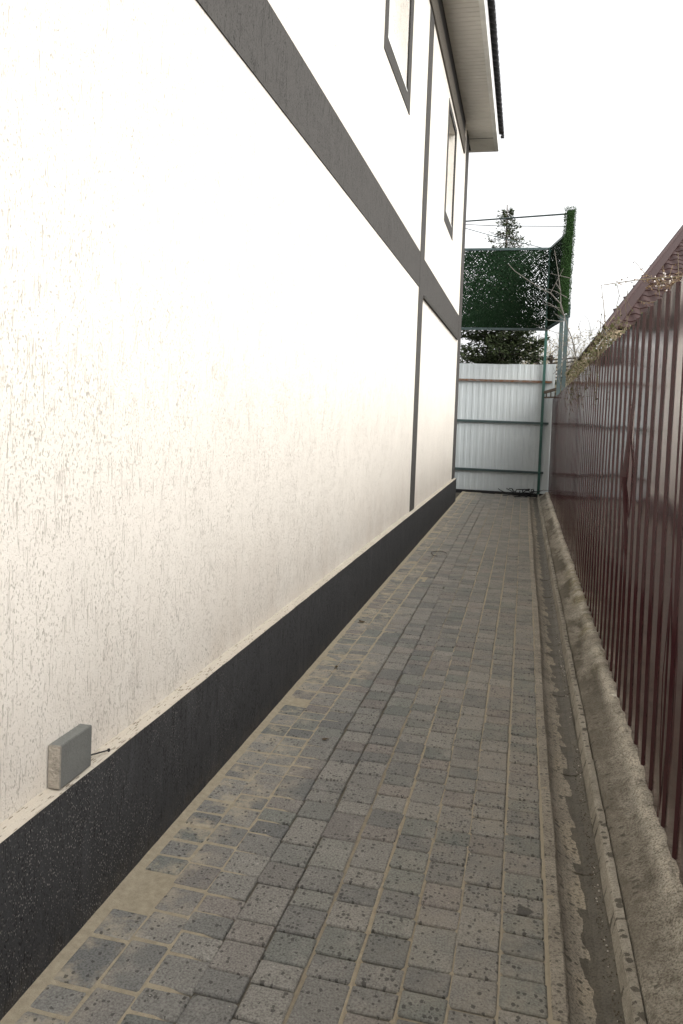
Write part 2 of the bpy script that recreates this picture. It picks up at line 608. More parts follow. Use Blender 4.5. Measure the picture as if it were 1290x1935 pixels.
def paver_geo(mb, L, W, H=.03, seed=0, at=None):
    """one tumbled paver: chipped corners, rounded arris, origin at the top centre"""
    rng = random.Random(seed)
    hx, hy = W / 2, L / 2
    base = []
    for sx, sy in ((-1, -1), (1, -1), (1, 1), (-1, 1)):
        cx, cy = rng.uniform(.0025, .006), rng.uniform(.0025, .006)
        e1 = (sx * (hx - (cx if sx * sy > 0 else 0)), sy * (hy - (0 if sx * sy > 0 else cy)))
        e2 = (sx * (hx - (0 if sx * sy > 0 else cx)), sy * (hy - (cy if sx * sy > 0 else 0)))
        base += [e1, e2] if True else []
    # put in angular order, with a wobble on each side
    base = [(x + rng.uniform(-.0015, .0015), y + rng.uniform(-.0015, .0015)) for x, y in base]
    base.sort(key=lambda p: math.atan2(p[1] / hy, p[0] / hx))
    n = len(mb.v)
    k = len(base)
    rings = [(1.0, 1.0, -H), (1.0, 1.0, -.0055), (1 - .0022 / hx, 1 - .0022 / hy, -.0016), (1 - .0065 / hx, 1 - .0065 / hy, 0)]
    for fx, fy, z in rings:
        for x, y in base:
            p = Vector((x * fx, y * fy, z + (rng.uniform(-.0006, .0006) if z > -.02 else 0)))
            mb.v.append(tuple(at @ p) if at else tuple(p))
    for r in range(3):
        for j in range(k):
            j2 = (j + 1) % k
            mb.f.append((n + r * k + j, n + r * k + j2, n + (r + 1) * k + j2, n + (r + 1) * k + j))
    mb.f.append(tuple(n + 3 * k + j for j in range(k)))


LENS = (.088, .118, .178)
shared = {}
PW = (.112, .1175, .1205, .1255)
for L in LENS:
    for v in range(3):
        for ri in range(4):
            mb = MB()
            paver_geo(mb, L - .004, PW[ri], seed=int(L * 1000) + v * 7 + ri * 50)
            shared[(L, v, ri)] = mb.mesh('paver', PAVER)
rest = MB()
n_single = 0
lay = []
for r in range(10):
    x0, x1 = ROWX[r], ROWX[r + 1]
    y = -1.5 + random.random() * .1
    while y < 15.95:
        L = random.choices(LENS, (.42, .42, .16))[0]
        gap = random.uniform(.0015, .0045)
        if r < 2: gap += .007 if random.random() < .7 else .003
        lay.append((r, (x0 + x1) / 2 + random.gauss(0, .0015) + .004 * math.sin(y * .8 + r), y + L / 2, L))
        y += L + gap
lay.sort(key=lambda q: q[2])
for (r, x, y, L) in lay:
    ri = (0, 0, 3, 2, 2, 2, 1, 1, 1, 2)[r]
    tz = random.gauss(0, .0012)
    if r == 0: tz -= random.choice((0, 0, 0, .0015, .003))
    rot = (random.gauss(0, .006), random.gauss(0, .006), random.gauss(0, .012) - .02)
    vis = y > 1.66 + .30 * (x + 1.13)
    if vis and n_single < 300:
        o = link('paver', shared[(L, random.randrange(3), ri)], path)
        o.location = (x, y, tz)
        o.rotation_euler = rot
        n_single += 1
    else:
        mat = Matrix.Translation((x, y, tz)) @ Matrix.Rotation(rot[2], 4, 'Z') @ Matrix.Rotation(rot[0], 4, 'X') @ Matrix.Rotation(rot[1], 4, 'Y')
        paver_geo(rest, L - .004, PW[ri], seed=random.randrange(9999), at=mat)
tag(rest.build('paver', PAVER, path), kind='stuff')

# ---- drain: short dished trays laid end to end
drain = thing('drain_channel', 'shallow dished concrete drainage channel with a damp bottom, between pavers and rough footing', 'drain channel', (.23, 8, 0))
prof = [(.1315, -.08), (.131, -.002), (.134, .0015), (.166, .0015), (.1715, -.003), (.176, -.012), (.190, -.024), (.212, -.036), (.238, -.043), (.262, -.044), (.286, -.040), (.305, -.028), (.312, -.02), (.312, -.08)]
meshes = []
for v in range(3):
    mb = MB()
    rng = random.Random(v)
    seg = 5
    n = len(prof)
    for i in range(seg + 1):
        y = -.1245 + .249 * i / seg
        for k, (x, z) in enumerate(prof):
            inset = .003 if i in (0, seg) else 0
            mb.v.append((x + rng.uniform(-.0008, .0008), y, z - inset * .6 + rng.uniform(-.0008, .0008)))
    for i in range(seg):
        for k in range(n - 1):
            a = i * n + k
            mb.f.append((a, a + 1, a + n + 1, a + n))
    mb.f.append(tuple(range(n)))
    mb.f.append(tuple(seg * n + k for k in range(n)))
    meshes.append(mb.mesh('tray', DRAIN, smooth=False))
for i in range(60):
    o = link('tray', meshes[i % 3], drain)
    o.location = (random.gauss(0, .001) + (.004 * math.sin(i * .4)), 1.07 + i * .25, random.gauss(0, .0010))
    o.rotation_euler = (random.gauss(0, .003), random.gauss(0, .005), random.gauss(0, .003))
# grit that has washed along the right bank of the dish
mb = MB()
rng = random.Random(5)
for i in range(1500):
    y = 1.2 + 14 * rng.random() ** 1.8
    x = .292 + rng.gauss(0, .009)
    if noise.noise(Vector((0, y * 1.1, 5))) < -.25: continue
    s = rng.uniform(.0015, .004)
    z = -.030 + (x - .292) * .8 + s * .3
    a = rng.random() * 3
    c0 = Vector((x, y, z))
    p = [c0 + Vector((math.cos(a + t) * s, math.sin(a + t) * s, 0)) for t in (0, 2.1, 4.2)]
    top = c0 + Vector((0, 0, s))
    for q in range(3):
        mb.tri(p[q], p[(q + 1) % 3], top)
grit = mb.build('grit', GRIT, drain)
tag(grit, kind='stuff')

# ---- concrete footing under the maroon fence, with its kerb stones
foot = MB()
FP = [(.352, -.08), (.352, .028), (.360, .046), (.378, .056), (.398, .066), (.418, .078), (.438, .093), (.458, .112), (.478, .126), (.498, .130), (.512, .128), (.525, .121), (.56, .112), (.60, .10)]
fy = [-3 + .2 * i for i in range(20)] + [1.0 + .022 * i for i in range(280)] + [7.16 + .05 * i for i in range(178)]
nP = len(FP)
for y in fy:
    for k, (x, z) in enumerate(FP):
        b = noise.noise(Vector((x * 5, y * 2.3, 0))) * .014 + noise.noise(Vector((x * 22, y * 22, 4))) * .006 + noise.noise(Vector((x * 60, y * 60, 9))) * .0035
        wv = .011 * noise.noise(Vector((0, y * 1.6, 7))) + .006 * noise.noise(Vector((0, y * 6, 2)))
        f = min(1, max(0, (x - .352) / .06))
        endf = min(1, max(.15, (16.0 - y) / .35))
        foot.v.append((x + wv * f * (1 if k < nP - 2 else 0), y, (z + b * f + (.012 * noise.noise(Vector((3, y * 1.1, 0))) * f)) * (endf if z > 0 else 1)))
for i in range(len(fy) - 1):
    for k in range(nP - 1):
        a = i * nP + k
        foot.f.append((a, a + 1, a + nP + 1, a + nP))
foot = tag(foot.build('concrete_footing', FOOT, smooth=True), 'rough hand-cast concrete footing with a painted sunlit crest under the maroon fence', 'footing')
kp = [(.313, -.08), (.3135, -.02), (.324, .032), (.328, .0375), (.334, .0395), (.349, .041), (.3515, .038), (.3515, -.08)]
km = []
for v in range(2):
    mb = MB()
    rng = random.Random(v + 9)
    seg = 8
    n = len(kp)
    for i in range(seg + 1):
        for k, (x, z) in enumerate(kp):
            e = 1 if i in (0, seg) else 0
            mb.v.append((x + rng.uniform(-.001, .001), -.272 + .544 * i / seg, z - .003 * e + (rng.uniform(-.0015, .0015) if z > 0 else 0)))
    for i in range(seg):
        for k in range(n - 1):
            a = i * n + k
            mb.f.append((a, a + 1, a + n + 1, a + n))
    mb.f.append(tuple(range(n)))
    mb.f.append(tuple(seg * n + k for k in range(n)))
    km.append(mb.mesh('kerb_stone', KERB))
for i in range(27):
    o = link('kerb_stone', km[i % 2], foot)
    o.location = (random.gauss(0, .0012) - .001, 1.27 + .55 * i + .265 - .012, random.gauss(0, .002))
    o.rotation_euler = (random.gauss(0, .003), 0, random.gauss(0, .004))

# ================================================================== LEFT HOUSE
XW, XP = -1.18, -1.13
Y0, Y1 = -4.0, 14.22
ZS = 6.39
house = thing('house', 'two-storey white rendered house with grey bands and dark plinth along the left side', 'house', (-1.18, 6, 0))
# openings (y0, y1, z0, z1) and their painted surrounds
WIN = [(6.17, 7.235, 4.414, 5.66), (10.87, 11.84, 4.286, 5.66)]
SUR = [(6.04, 7.40, 4.276, 5.75), (10.735, 11.98, 4.134, 5.75)]
yb = sorted({Y0, Y1, *[v for q in WIN for v in q[:2]]})
zb = sorted({.40, ZS, *[v for q in WIN for v in q[2:]]})
wall = MB()


def inside(y, z):
    return any(a < y < b and c < z < d for a, b, c, d in WIN)


for i in range(len(yb) - 1):
    for j in range(len(zb) - 1):
        if not inside((yb[i] + yb[i + 1]) / 2, (zb[j] + zb[j + 1]) / 2):
            wall.quad((XW, yb[i], zb[j]), (XW, yb[i + 1], zb[j]), (XW, yb[i + 1], zb[j + 1]), (XW, yb[i], zb[j + 1]))
DEP = .185
for (a, b, c, d) in WIN:
    X2 = XW - DEP - .02
    wall.quad((XW, a, c), (X2, a, c), (X2, a, d), (XW, a, d))
    wall.quad((XW, b, c), (XW, b, d), (X2, b, d), (X2, b, c))
    wall.quad((XW, a, c), (XW, b, c), (X2, b, c), (X2, a, c))
    wall.quad((XW, a, d), (X2, a, d), (X2, b, d), (XW, b, d))
wall.quad((XW, Y1, .40), (-10, Y1, .40), (-10, Y1, ZS), (XW, Y1, ZS))
wall.quad((XW, Y0, .40), (XW, Y0, ZS), (-10, Y0, ZS), (-10, Y0, .40))
wall.quad((-10, Y0, .40), (-10, Y0, ZS), (-10, Y1, ZS), (-10, Y1, .40))
wall.build('wall', WHITE, house)


def grid_quad(mb, f, nu, nv):
    n = len(mb.v)
    for i in range(nu + 1):
        for j in range(nv + 1):
            mb.v.append(f(i / nu, j / nv))
    for i in range(nu):
        for j in range(nv):
            a = n + i * (nv + 1) + j
            mb.f.append((a, a + 1, a + nv + 2, a + nv + 1))


# plinth: top edge sags a little along its length, white rendered ledge on it
def ptop(y): return .4345 - .0022 * max(0, y - 1.5)


pl = MB()
grid_quad(pl, lambda u, v: (XP + .0025 * noise.noise(Vector((Y0 + (Y1 - Y0) * u, v * 3, 1))), Y0 + (14.13 - Y0) * u,
                           -.09 + (ptop(Y0 + (14.13 - Y0) * u) + .004 * noise.noise(Vector(((14.13 - Y0) * u * 5, 0, 0))) + .09) * v), 240, 4)
pl.quad((XP, 14.13, -.09), (-10, 14.13, -.09), (-10, 14.13, ptop(14)), (XP, 14.13, ptop(14)))
pl.build('plinth', DARK, house)
lg = MB()
grid_quad(lg, lambda u, v: (XP - .001 + (XW - XP - .002) * v + (.0035 * noise.noise(Vector((u * 110, 2, 0))) + .001) * (1 - v) * .6, Y0 + (14.13 - Y0) * u,
                           ptop(Y0 + (14.13 - Y0) * u) + .001 + .005 * v + .003 * noise.noise(Vector((u * 100, v * 2, 6)))), 300, 4)
lg.build('plinth_cap', LEDGE, house, smooth=True)


def slab(name, y0, y1, z0, z1, x=XW + .006, mat=GREY, rag=.0):
    """raised trim, butted to its neighbours"""
    mb = MB()
    mb.box(XW - .01, x, y0, y1, z0, z1)
    return mb.build(name, mat, house)


slab('band', Y0, 8.55, 2.873, 3.245)
slab('band', 8.87, 13.71, 2.835, 3.235)
lip = MB()
lip.extrude([(XW - .01, 2.834), (XW - .01, 2.806), (XW + .030, 2.800), (XW + .034, 2.828), (XW + .0062, 2.834)], 8.872, 13.50)
lip.build('band_lip', GREY, house)
slab('pilaster_strip', 8.55, 8.87, .425, 5.855, XW + .009)
slab('corner_strip', 13.71, Y1 + .012, .415, ZS, XW + .009)
co_ = MB()
co_.extrude([(XW - .01, 6.10), (XW - .01, 5.857), (XW + .020, 5.857), (XW + .026, 5.875), (XW + .026, 6.10)], Y0, 13.30)
co_.build('cornice', CORN, house)
box('cornice_shade_board', GAPSHADE, house, XW - .01, XW + .012, Y0, 13.28, 6.102, ZS - .012)  # added dark board in place of the unlit recess over the cornice

for (a, b, c, d), (e, f, g_, h) in zip(SUR, WIN):
    fr = MB()
    xa, xb = XW - .01, XW + .007
    fr.box(xa, xb, a, b, c, g_)
    fr.box(xa, xb, a, b, h, d)
    fr.box(xa, xb, a, e, g_, h)
    fr.box(xa, xb, f, b, g_, h)
    fr.build('window_surround', GREY, house)
    wf = MB()
    xb, xa = XW - DEP + .02, XW - DEP - .05
    t = .065
    wf.box(xa, xb, e, f, g_, g_ + t)
    wf.box(xa, xb, e, f, h - t, h)
    wf.box(xa, xb, e, e + t, g_ + t, h - t)
    wf.box(xa, xb, f - t, f, g_ + t, h - t)
    wf.box(xa, xb, (e + f) / 2 - .05, (e + f) / 2 + .05, g_ + t, h - t)
    wo = wf.build('window', PVC, house)
    gp = MB()
    gp.box(xa + .02, xa + .03, e + t - .005, f - t + .005, g_ + t - .005, h - t + .005)
    gp.build('pane', GLASS, wo)
    box('window_sill', PVC, house, XW - DEP + .02, XW + .004, e + .002, f - .002, g_ + .002, g_ + .018)

# eaves: ribbed soffit boards, white fascia, dark sheet roof
XO = -.690
pm = MB()
hw = .0555
pm.extrude([(0, 0), (.004, 0), (.004, 0)], 0, 0) if False else None
n0 = [(-hw + .004, .014), (-hw + .004, .006), (-hw + .016, -.006), (hw - .010, -.006), (hw - .008, .0), (hw - .008, .014)]
for x in (XW - .02, XO - .012):
    pm.v += [(x, y, z) for y, z in n0]
for i in range(5):
    pm.f.append((i, i + 1, 7 + i, 6 + i))
pme = pm.mesh('soffit_board', SOFFIT)
yy = 3.6
while yy < 14.12:
    o = link('soffit_board', pme, house)
    o.location = (0, yy, ZS)
    yy += .1115
# mitred end: the boards of the gable eave run the other way
YEND = 14.80
en = MB()
grid_quad(en, lambda u, v: (XW + (XO - .012 - XW) * u, 14.16 + (YEND - 14.16) * v, ZS - .003), 6, 6)
en.build('soffit_end_panel', SOFFIT, house)
mt = MB()
mt.bar((XW, 14.16, ZS - .006), (XO - .012, YEND - .02, ZS - .006), .02, .006)
mt.bar((XW - .6, YEND - .012, ZS - .006), (XO - .012, YEND - .012, ZS - .006), .024, .008)
mt.build('soffit_joint_strip', SOFFIT, house)
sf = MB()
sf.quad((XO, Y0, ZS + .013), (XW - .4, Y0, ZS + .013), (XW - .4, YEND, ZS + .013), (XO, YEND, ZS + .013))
sf.build('soffit_shade_backing', GAPSHADE, house)  # coloured near-black to put shade into the gaps between boards
fa = MB()
fa.box(XO - .012, XO + .006, Y0, YEND, ZS - .022, ZS + .26)
fa.box(XO - .06, XO - .012, Y0, YEND, ZS - .022, ZS - .007)
fa.box(-10, XO - .012, YEND - .006, YEND + .012, ZS - .02, ZS + .26)
fa.build('fascia', PVC, house)
rf = MB()
ny = 620
wave = lambda y: .026 * math.cos(2 * math.pi * y / .19)
prof_r = [(-.602, ZS + .272), (-.602, ZS + .312), (-1.2, ZS + .56), (-5.6, ZS + 2.42)]
for i in range(ny + 1):
    y = Y0 + (YEND + .12 - Y0) * i / ny
    for k, (x, z) in enumerate(prof_r):
        x2 = x
        rf.v.append((x2 + (.006 * math.sin(y * 63) if k < 2 else 0), y, z + wave(y) * (.6 if k else 1)))
for i in range(ny):
    for k in range(3):
        a = i * 4 + k
        rf.f.append((a, a + 1, a + 5, a + 4))
rf.build('roof', ROOFDARK, house)
cap = MB()
cap.box(-.60, -.66, YEND + .02, YEND + .10, ZS + .245, ZS + .275)
cap.build('roof_edge_clip', ROOFDARK, house)

# ================================================================== WHITE END FENCE
YE = 16.15
wf = thing('white_metal_fence', 'white profiled metal sheet fence with dark rails closing the end of the alley', 'fence', (-.4, YE, 0))


def rib_profile(L, period, ridge, side, depth, off=0.0):
    """(along, out) points of a trapezoid profile over length L"""
    pts = [(0, 0)]
    t = off
    while t < L - .001:
        for dt, o in ((0, 0), (side, depth), (side + ridge, depth), (2 * side + ridge, 0)):
            if 0 < t + dt < L:
                pts.append((t + dt, o))
        t += period
    pts.append((L, pts[-1][1]))
    return pts


def sheet_x(x0, x1, z0, z1, y, jit=0):
    mb = MB()
    pr = rib_profile(x1 - x0, .1255, .040, .008, .009, .045)
    n = len(pr)
    zs = [z0, (z0 + z1) / 2, z1]
    for z in zs:
        for t, o in pr:
            mb.v.append((x0 + t, y + .009 - o + .004 * noise.noise(Vector((x0 + t, z * .7, 0))), z))
    for j in range(2):
        for i in range(n - 1):
            a = j * n + i
            mb.f.append((a, a + 1, a + n + 1, a + n))
    return mb


for (a, b, z1) in ((-6.37, -5.367, 2.595), (-5.366, -4.363, 2.6), (-4.362, -3.359, 2.59), (-3.358, -2.355, 2.6), (-2.354, -1.351, 2.598), (-1.35, -.347, 2.602), (-.346, .33, 2.61), (.331, .56, 2.625)):
    mb = sheet_x(a, b, .045, z1, YE + .03)
    so_ = mb.build('sheet', WSHEET, wf)
for z, mt_ in ((2.268, RUST), (1.445, RAILP), (.462, RAILP)):
    mb = MB()
    mb.box(-6.3, .50, YE - .022, YE + .026, z - .022, z + .022)
    mb.build('rail', mt_, wf)
mb = MB()
mb.box(-6.3, .50, YE - .01, YE + .05, -.03, .043)
mb.build('bottom_gap_shade', BLACK, wf)  # black strip standing in for the shaded gap below the sheets
mb = MB()
mb.bar((.445, YE - .16, .10), (.540, YE - .16, 1.86), .10, .012, up=(0, 1, 0))
mb.bar((.535, YE - .15, 1.60), (.560, YE - .19, 1.90), .055, .010, up=(0, 1, 0))
mb.build('edge_strip', WSHEET, wf)
box('post', RAILP, wf, -2.2, -2.14, YE - .06, YE - .022, -.05, 2.6)

# ================================================================== MAROON FENCE
XF = .524
mf = thing('maroon_metal_fence', 'tall glossy maroon profiled metal sheet fence along the right side of the alley', 'fence', (XF, 7, 0))


def sheet_y(y0, y1, zb_, zt, xoff=0.0, torn=False):
    """sheet along y; ribs stand out towards the alley (-x)"""
    mb = MB()
    pr = rib_profile(y1 - y0, .2005, .085, .012, .0085, .03)
    n = len(pr)
    zs = [zb_ + (zt - zb_) * k / 10 for k in range(11)] if torn else [zb_ + (zt - zb_) * k / 5 for k in range(6)]
    for z in zs:
        for t, o in pr:
            x = XF - o + xoff + .005 * noise.noise(Vector((y0 + t, z * 1.3, 2)))
            y = y0 + t
            if torn and t > (y1 - y0) - .06:
                q = (t - ((y1 - y0) - .06)) / .06
                k = max(0, 1 - abs(z - 1.22) / .36)
                x -= .034 * q * k
                y -= .036 * q * k
            mb.v.append((x, y, z))
    for j in range(len(zs) - 1):
        for i in range(n - 1):
            a = j * n + i
            mb.f.append((a, a + 1, a + n + 1, a + n))
    return mb


edges = [-3.4, -2.2, -1.0, .2, 1.5, 2.78, 4.03]
y = 4.03
while y < 15.9:
    edges.append(min(y + 1.19, 16.02))
    y = edges[-1]
edges = sorted(set(edges))
for i in range(len(edges) - 1):
    a, b = edges[i], edges[i + 1]
    near = b <= 4.031
    zt = 1.968 - .004 * max(0, (a + b) / 2 - 4) + random.uniform(-.006, .006)
    mb = sheet_y(a, b + (.012 if not near else .004), .06, zt, -.012 if near else (0.0015 * (i % 2)), torn=abs(b - 4.03) < .01)
    mb.build('sheet', MAROON, mf)
# bent free edge of the overlapping sheet near the front
for z in (.55, 1.45):
    mb = MB()
    mb.box(XF + .020, XF + .06, -3.4, 16.0, z - .02, z + .02)
    mb.build('rail', RAILP, mf)
for k in range(8):
    yk = -3 + k * 2.5
    box('post', RAILP, mf, XF + .062, XF + .12, yk, yk + .06, -.1, 1.93)
mb = MB()
pts = [(XF - .018, 2.79, .12), (XF - .030, 2.785, .35), (XF - .034, 2.79, .62), (XF - .020, 2.80, .95)]
for a, b in zip(pts, pts[1:]):
    mb.bar(a, b, .014, .003, up=(1, 0, 0))
mb.build('bent_edge', MAROON, mf)

# ================================================================== GREEN PRIVACY SCREEN
scr = thing('privacy_screen', 'dark green artificial needle privacy screen on tall green steel posts above the white fence', 'screen', (.33, 16.1, 0))


def needle_panel(A, B, z0, z1, cell, wid, dens, name, mat, seed):
    """chain-link of needle-covered wires between plan points A and B"""
    rng = random.Random(seed)
    A, B = Vector((*A, 0)), Vector((*B, 0))
    W = (B - A).length
    d = (B - A).normalized()
    nrm = Vector((-d.y, d.x, 0))
    H = z1 - z0
    mb = MB()

    def pt(u, v): return A + d * u + Vector((0, 0, z0 + v))
    for sgn in (1, -1):
        k = -int(H / cell) - 2
        while k * cell < W + H:
            u0 = k * cell
            s = 0.0
            while s < H:
                u = u0 + s if sgn > 0 else u0 + H - s
                if 0 < u < W:
                    sparse = noise.noise(Vector((u * 1.6, s * 1.6, seed)))
                    wd = wid * (1.10 - .30 * sparse - (.32 * max(0, u / W - .55) / .45 if W > 1.5 else 0)) * rng.uniform(.8, 1.2)
                    p = pt(u + rng.gauss(0, .007), s + rng.gauss(0, .006)) + nrm * rng.uniform(-.012, .012)
                    dirw = (d * sgn + Vector((0, 0, 1))).normalized()
                    per = (d * -sgn + Vector((0, 0, 1))).normalized()
                    tilt = nrm * rng.uniform(-.5, .5)
                    a = p - (per + tilt) * wd * .5
                    b = p + (per + tilt) * wd * .5
                    h = dirw * dens * rng.uniform(.34, .62)
                    mb.quad(a - h, a + h * .8, b + h, b - h * .8)
                s += dens * rng.uniform(.55, 1.45)
            k += 1
    o = mb.build(name, mat, scr)
    return o


PA, PB, PC = (-1.62, 16.15), (.345, 16.15), (.60, 14.9)
needle_panel(PA, PB, 3.315, 4.86, .052, .066, .020, 'needle_panel', NEEDLE, 1)
needle_panel(PB, PC, 3.345, 4.86, .038, .085, .018, 'needle_panel', NEEDLE, 2)
for z in (3.30, 4.885):
    mb = MB()
    mb.bar((-1.62, 16.15, z), (.345, 16.15, z), .045, .045)
    mb.build('rail', RAILP, scr)
    mb = MB()
    mb.bar((.345, 16.13, z), (.60, 14.9, z + (.005 if z > 4 else .06)), .04, .04)
    mb.build('rail', RAILP, scr)
mb = MB()
mb.bar((.335, YE - .05, -.05), (.345, YE - .05, 4.90), .052, .052)
mb.build('post', GREENP, scr)
mb = MB()
mb.bar((-1.60, YE - .05, -.05), (-1.60, YE - .05, 4.90), .052, .052)
mb.build('post', GREENP, scr)
for (x, w_) in ((.576, .068), (.660, .070)):
    mb = MB()
    mb.bar((x, 14.86, -.1), (x, 14.86, 3.42), w_, .07)
    mb.build('post', RAILP, scr)
# the narrow hedge column at the near corner
mb = MB()
rng = random.Random(12)
for i in range(9000):
    z = 3.36 + 1.87 * rng.random()
    bulge = .086 + .012 * noise.noise(Vector((z * 6, 0, 4)))
    side = rng.random()
    cx = .592 + (z - 3.4) * .016
    if side < .55:
        p = Vector((cx + rng.uniform(-bulge, bulge), 14.40 + rng.uniform(-.02, .03), z))
    elif side < .8:
        p = Vector((cx + bulge * rng.choice((-1, 1)), 14.4 + rng.uniform(0, .3), z))
    else:
        p = Vector((cx + rng.uniform(-bulge, bulge), 14.4 + rng.uniform(0, .3), z))
    mb.leaf(p, rng.uniform(.02, .055), (rng.gauss(0, .7), rng.gauss(-.5, .6), rng.gauss(.1, .7)), .18)
mb.bar((.60, 14.55, 3.42), (.63, 14.55, 5.2), .12, .16, up=(0, 1, 0))
mb.build('hedge_column', NEEDLE2, scr)
box('bracket_plate', RAILP, scr, .655, .705, 14.5, 14.62, 3.34, 3.56)
mb = MB()
mb.tube([(-1.7, 16.5, 5.52), (.57, 14.5, 5.14)], .016, 6)
mb.build('brace_bar', RAILP, scr)
for a, b in (((-1.7, 16.5, 5.49), (.55, 14.5, 4.925)), ((-1.7, 16.15, 5.42), (.174, 16.15, 4.909))):
    mb = MB()
    mb.tube([a, Vector(a).lerp(Vector(b), .5) - Vector((0, 0, .02)), b], .0075, 5)
    mb.build('brace_wire', RAILP, scr)

# ================================================================== BEHIND THE FENCES
# ---- dark timber ledge at the corner of the two fences
tl = thing('timber_ledge', 'small dark timber ledge wedged in the corner between white and maroon fences', 'ledge', (.45, 15.9, 1.95))
mb = MB()
mb.bar((.36, 15.98, 1.955), (.56, 15.98, 1.965), .10, .03)
mb.build('board', OLDWOOD, tl)
mb = MB()
mb.bar((.36, 15.96, 2.05), (.60, 15.9, 2.13), .10, .05)
mb.build('board', OLDWOOD, tl)
for x in (.39, .47, .55):
    mb = MB()
    mb.box(x, x + .022, 15.94, 15.97, 1.97, 2.06)
    mb.build('strut', OLDWOOD, tl)


# ---- conifers
def conifer(name, label, loc, H, zc, radf, mat, n, seed, group=None):
    t = thing(name, label, 'tree', loc, group)
    rng = random.Random(seed)
    tr = MB()
    L = Vector(loc)
    tr.tube([L + Vector((rng.gauss(0, .02), rng.gauss(0, .02), H * k / 8)) for k in range(9)], [.11 * (1 - k / 8.6) + .006 for k in range(9)], 7)
    br = MB()
    cr = MB()
    for i in range(n):
        z = zc + (H - zc) * (i / n) ** .92 + rng.uniform(-.1, .1)
        if z > H - .12: continue
        q = (z - zc) / (H - zc)
        Rr = max(.06, radf(q)) * rng.uniform(.5, 1.2)
        a = rng.random() * 2 * math.pi
        dr = rng.uniform(-.15, .28) * Rr
        b = L + Vector((0, 0, z))
        tip = b + Vector((math.cos(a) * Rr, math.sin(a) * Rr, dr))
        mid = b.lerp(tip, .55) - Vector((0, 0, .06 * Rr))
        br.tube([b, mid, tip], [.018 * (1 - q * .6), .010, .003], 4)
        m_ = max(5, int(Rr * (30 if q < .7 else 20)))
        for k in range(m_):
            f = (k + rng.random()) / m_
            f = f ** .75
            p = b.lerp(mid, f / .55) if f < .55 else mid.lerp(tip, (f - .55) / .45)
            out = (tip - b).normalized()
            side = Vector((-out.y, out.x, 0)) * rng.choice((-1, 1))
            wid = .30 * Rr * (1 - f * .75) + .03
            for _ in range(5 if q < .7 else 4):
                pp = p + side * rng.uniform(0, wid) + Vector((0, 0, rng.gauss(0, .035)))
                cr.leaf(pp, rng.uniform(.05, .11) * (1.25 if q < .5 else .9), (out * .7 + side * rng.uniform(-.2, .9) + Vector((rng.gauss(0, .3), rng.gauss(0, .3), rng.gauss(0, .4)))), .34)
    tr.build('trunk', BARK, t, True)
    tag(br.build('limb', BARK, t), kind='stuff')
    tag(cr.build('crown', mat, t), kind='stuff')
    return t


def rad_main(q):
    if q < .5: return 1.32 - .7 * q
    if q < .80: return .97 - 1.45 * (q - .5)
    return .535 - 2.2 * (q - .80)


conifer('conifer_tree', 'tall dark spruce rising behind the green screen, thin top against the sky', (-.66, 21.0, -.1), 7.15, 2.0, rad_main, SPRUCE, 330, 3)
conifer('conifer_tree', 'low yellow-green conifer just right of the dark spruce, above the white fence', (.28, 23.0, -.1), 4.05, 1.6, lambda q: .85 * (1.05 - q) + .06, THUJA, 90, 8)

# ---- far pale brush and rail fence
mb = MB()
rng = random.Random(21)
for i in range(330):
    x = rng.uniform(-.6, 3.6)
    y = rng.uniform(26, 30)
    h = rng.uniform(2.2, 4.4)
    p = [Vector((x, y, -.1))]
    for k in range(5):
        p.append(p[-1] + Vector((rng.gauss(0, .12), rng.gauss(0, .12), h / 5)))
    mb.tube(p, [.013, .011, .009, .007, .005, .002], 3)
    for q in range(16):
        k = rng.randrange(2, 6)
        e = p[k] + Vector((rng.gauss(0, .25), rng.gauss(0, .25), rng.uniform(.1, .5)))
        mb.tube([p[k], e], [.005, .002], 3)
        for _ in range(2):
            mb.leaf(p[k].lerp(e, rng.random()), rng.uniform(.03, .08), None, .6)
tag(mb.build('brushwood', STRAW), 'pale straw-coloured thicket of bare brush far beyond the fences', 'brush', kind='stuff')
rl = thing('rail_fence', 'weathered wooden rail fence seen through the gap above the maroon fence', 'fence', (1, 20, 0))
for k in range(6):
    z = 2.62 + .085 * k + (.02 if k > 3 else 0)
    mb = MB()
    mb.bar((.52, 20.3, z - .05), (2.2, 19.2, z + .06), .03, .03)
    mb.build('rail', OLDWOOD, rl)
for x in (.56, 2.1):
    y = 20.3 - (x - .52) * .655
    box('post', OLDWOOD, rl, x, x + .06, y + .03, y + .09, -.1, 3.15)

# ---- neighbour's house: hip roof of pressed brown tiles
nh = thing('neighbour_house', "house with a brown pressed-tile hip roof showing above the maroon fence", 'house', (3, 18, 0))
EX, EY, EZ = 1.315, 14.0, 3.075
SL = .5
hipd = Vector((2.11, 6.0, 3.0))
mb = MB()
mb.box(EX + .35, 9, EY + .35, 34, -.1, EZ - .08)
mb.build('wall', HOUSEWALL, nh)
mb = MB()


def roofp(x, y): return (x, y, EZ + SL * (y - EY) - .03)


T = 1.5
mb.quad(roofp(EX, EY), roofp(12, EY), roofp(12, EY + hipd.y * T), roofp(EX + hipd.x * T, EY + hipd.y * T))
top = Vector((EX, EY, EZ - .03)) + hipd * T
mb.quad((EX, EY, EZ - .04), (top.x, top.y, top.z), (top.x, 34, top.z), (EX, 34, EZ - .04))
mb.build('roof', TRIM, nh)
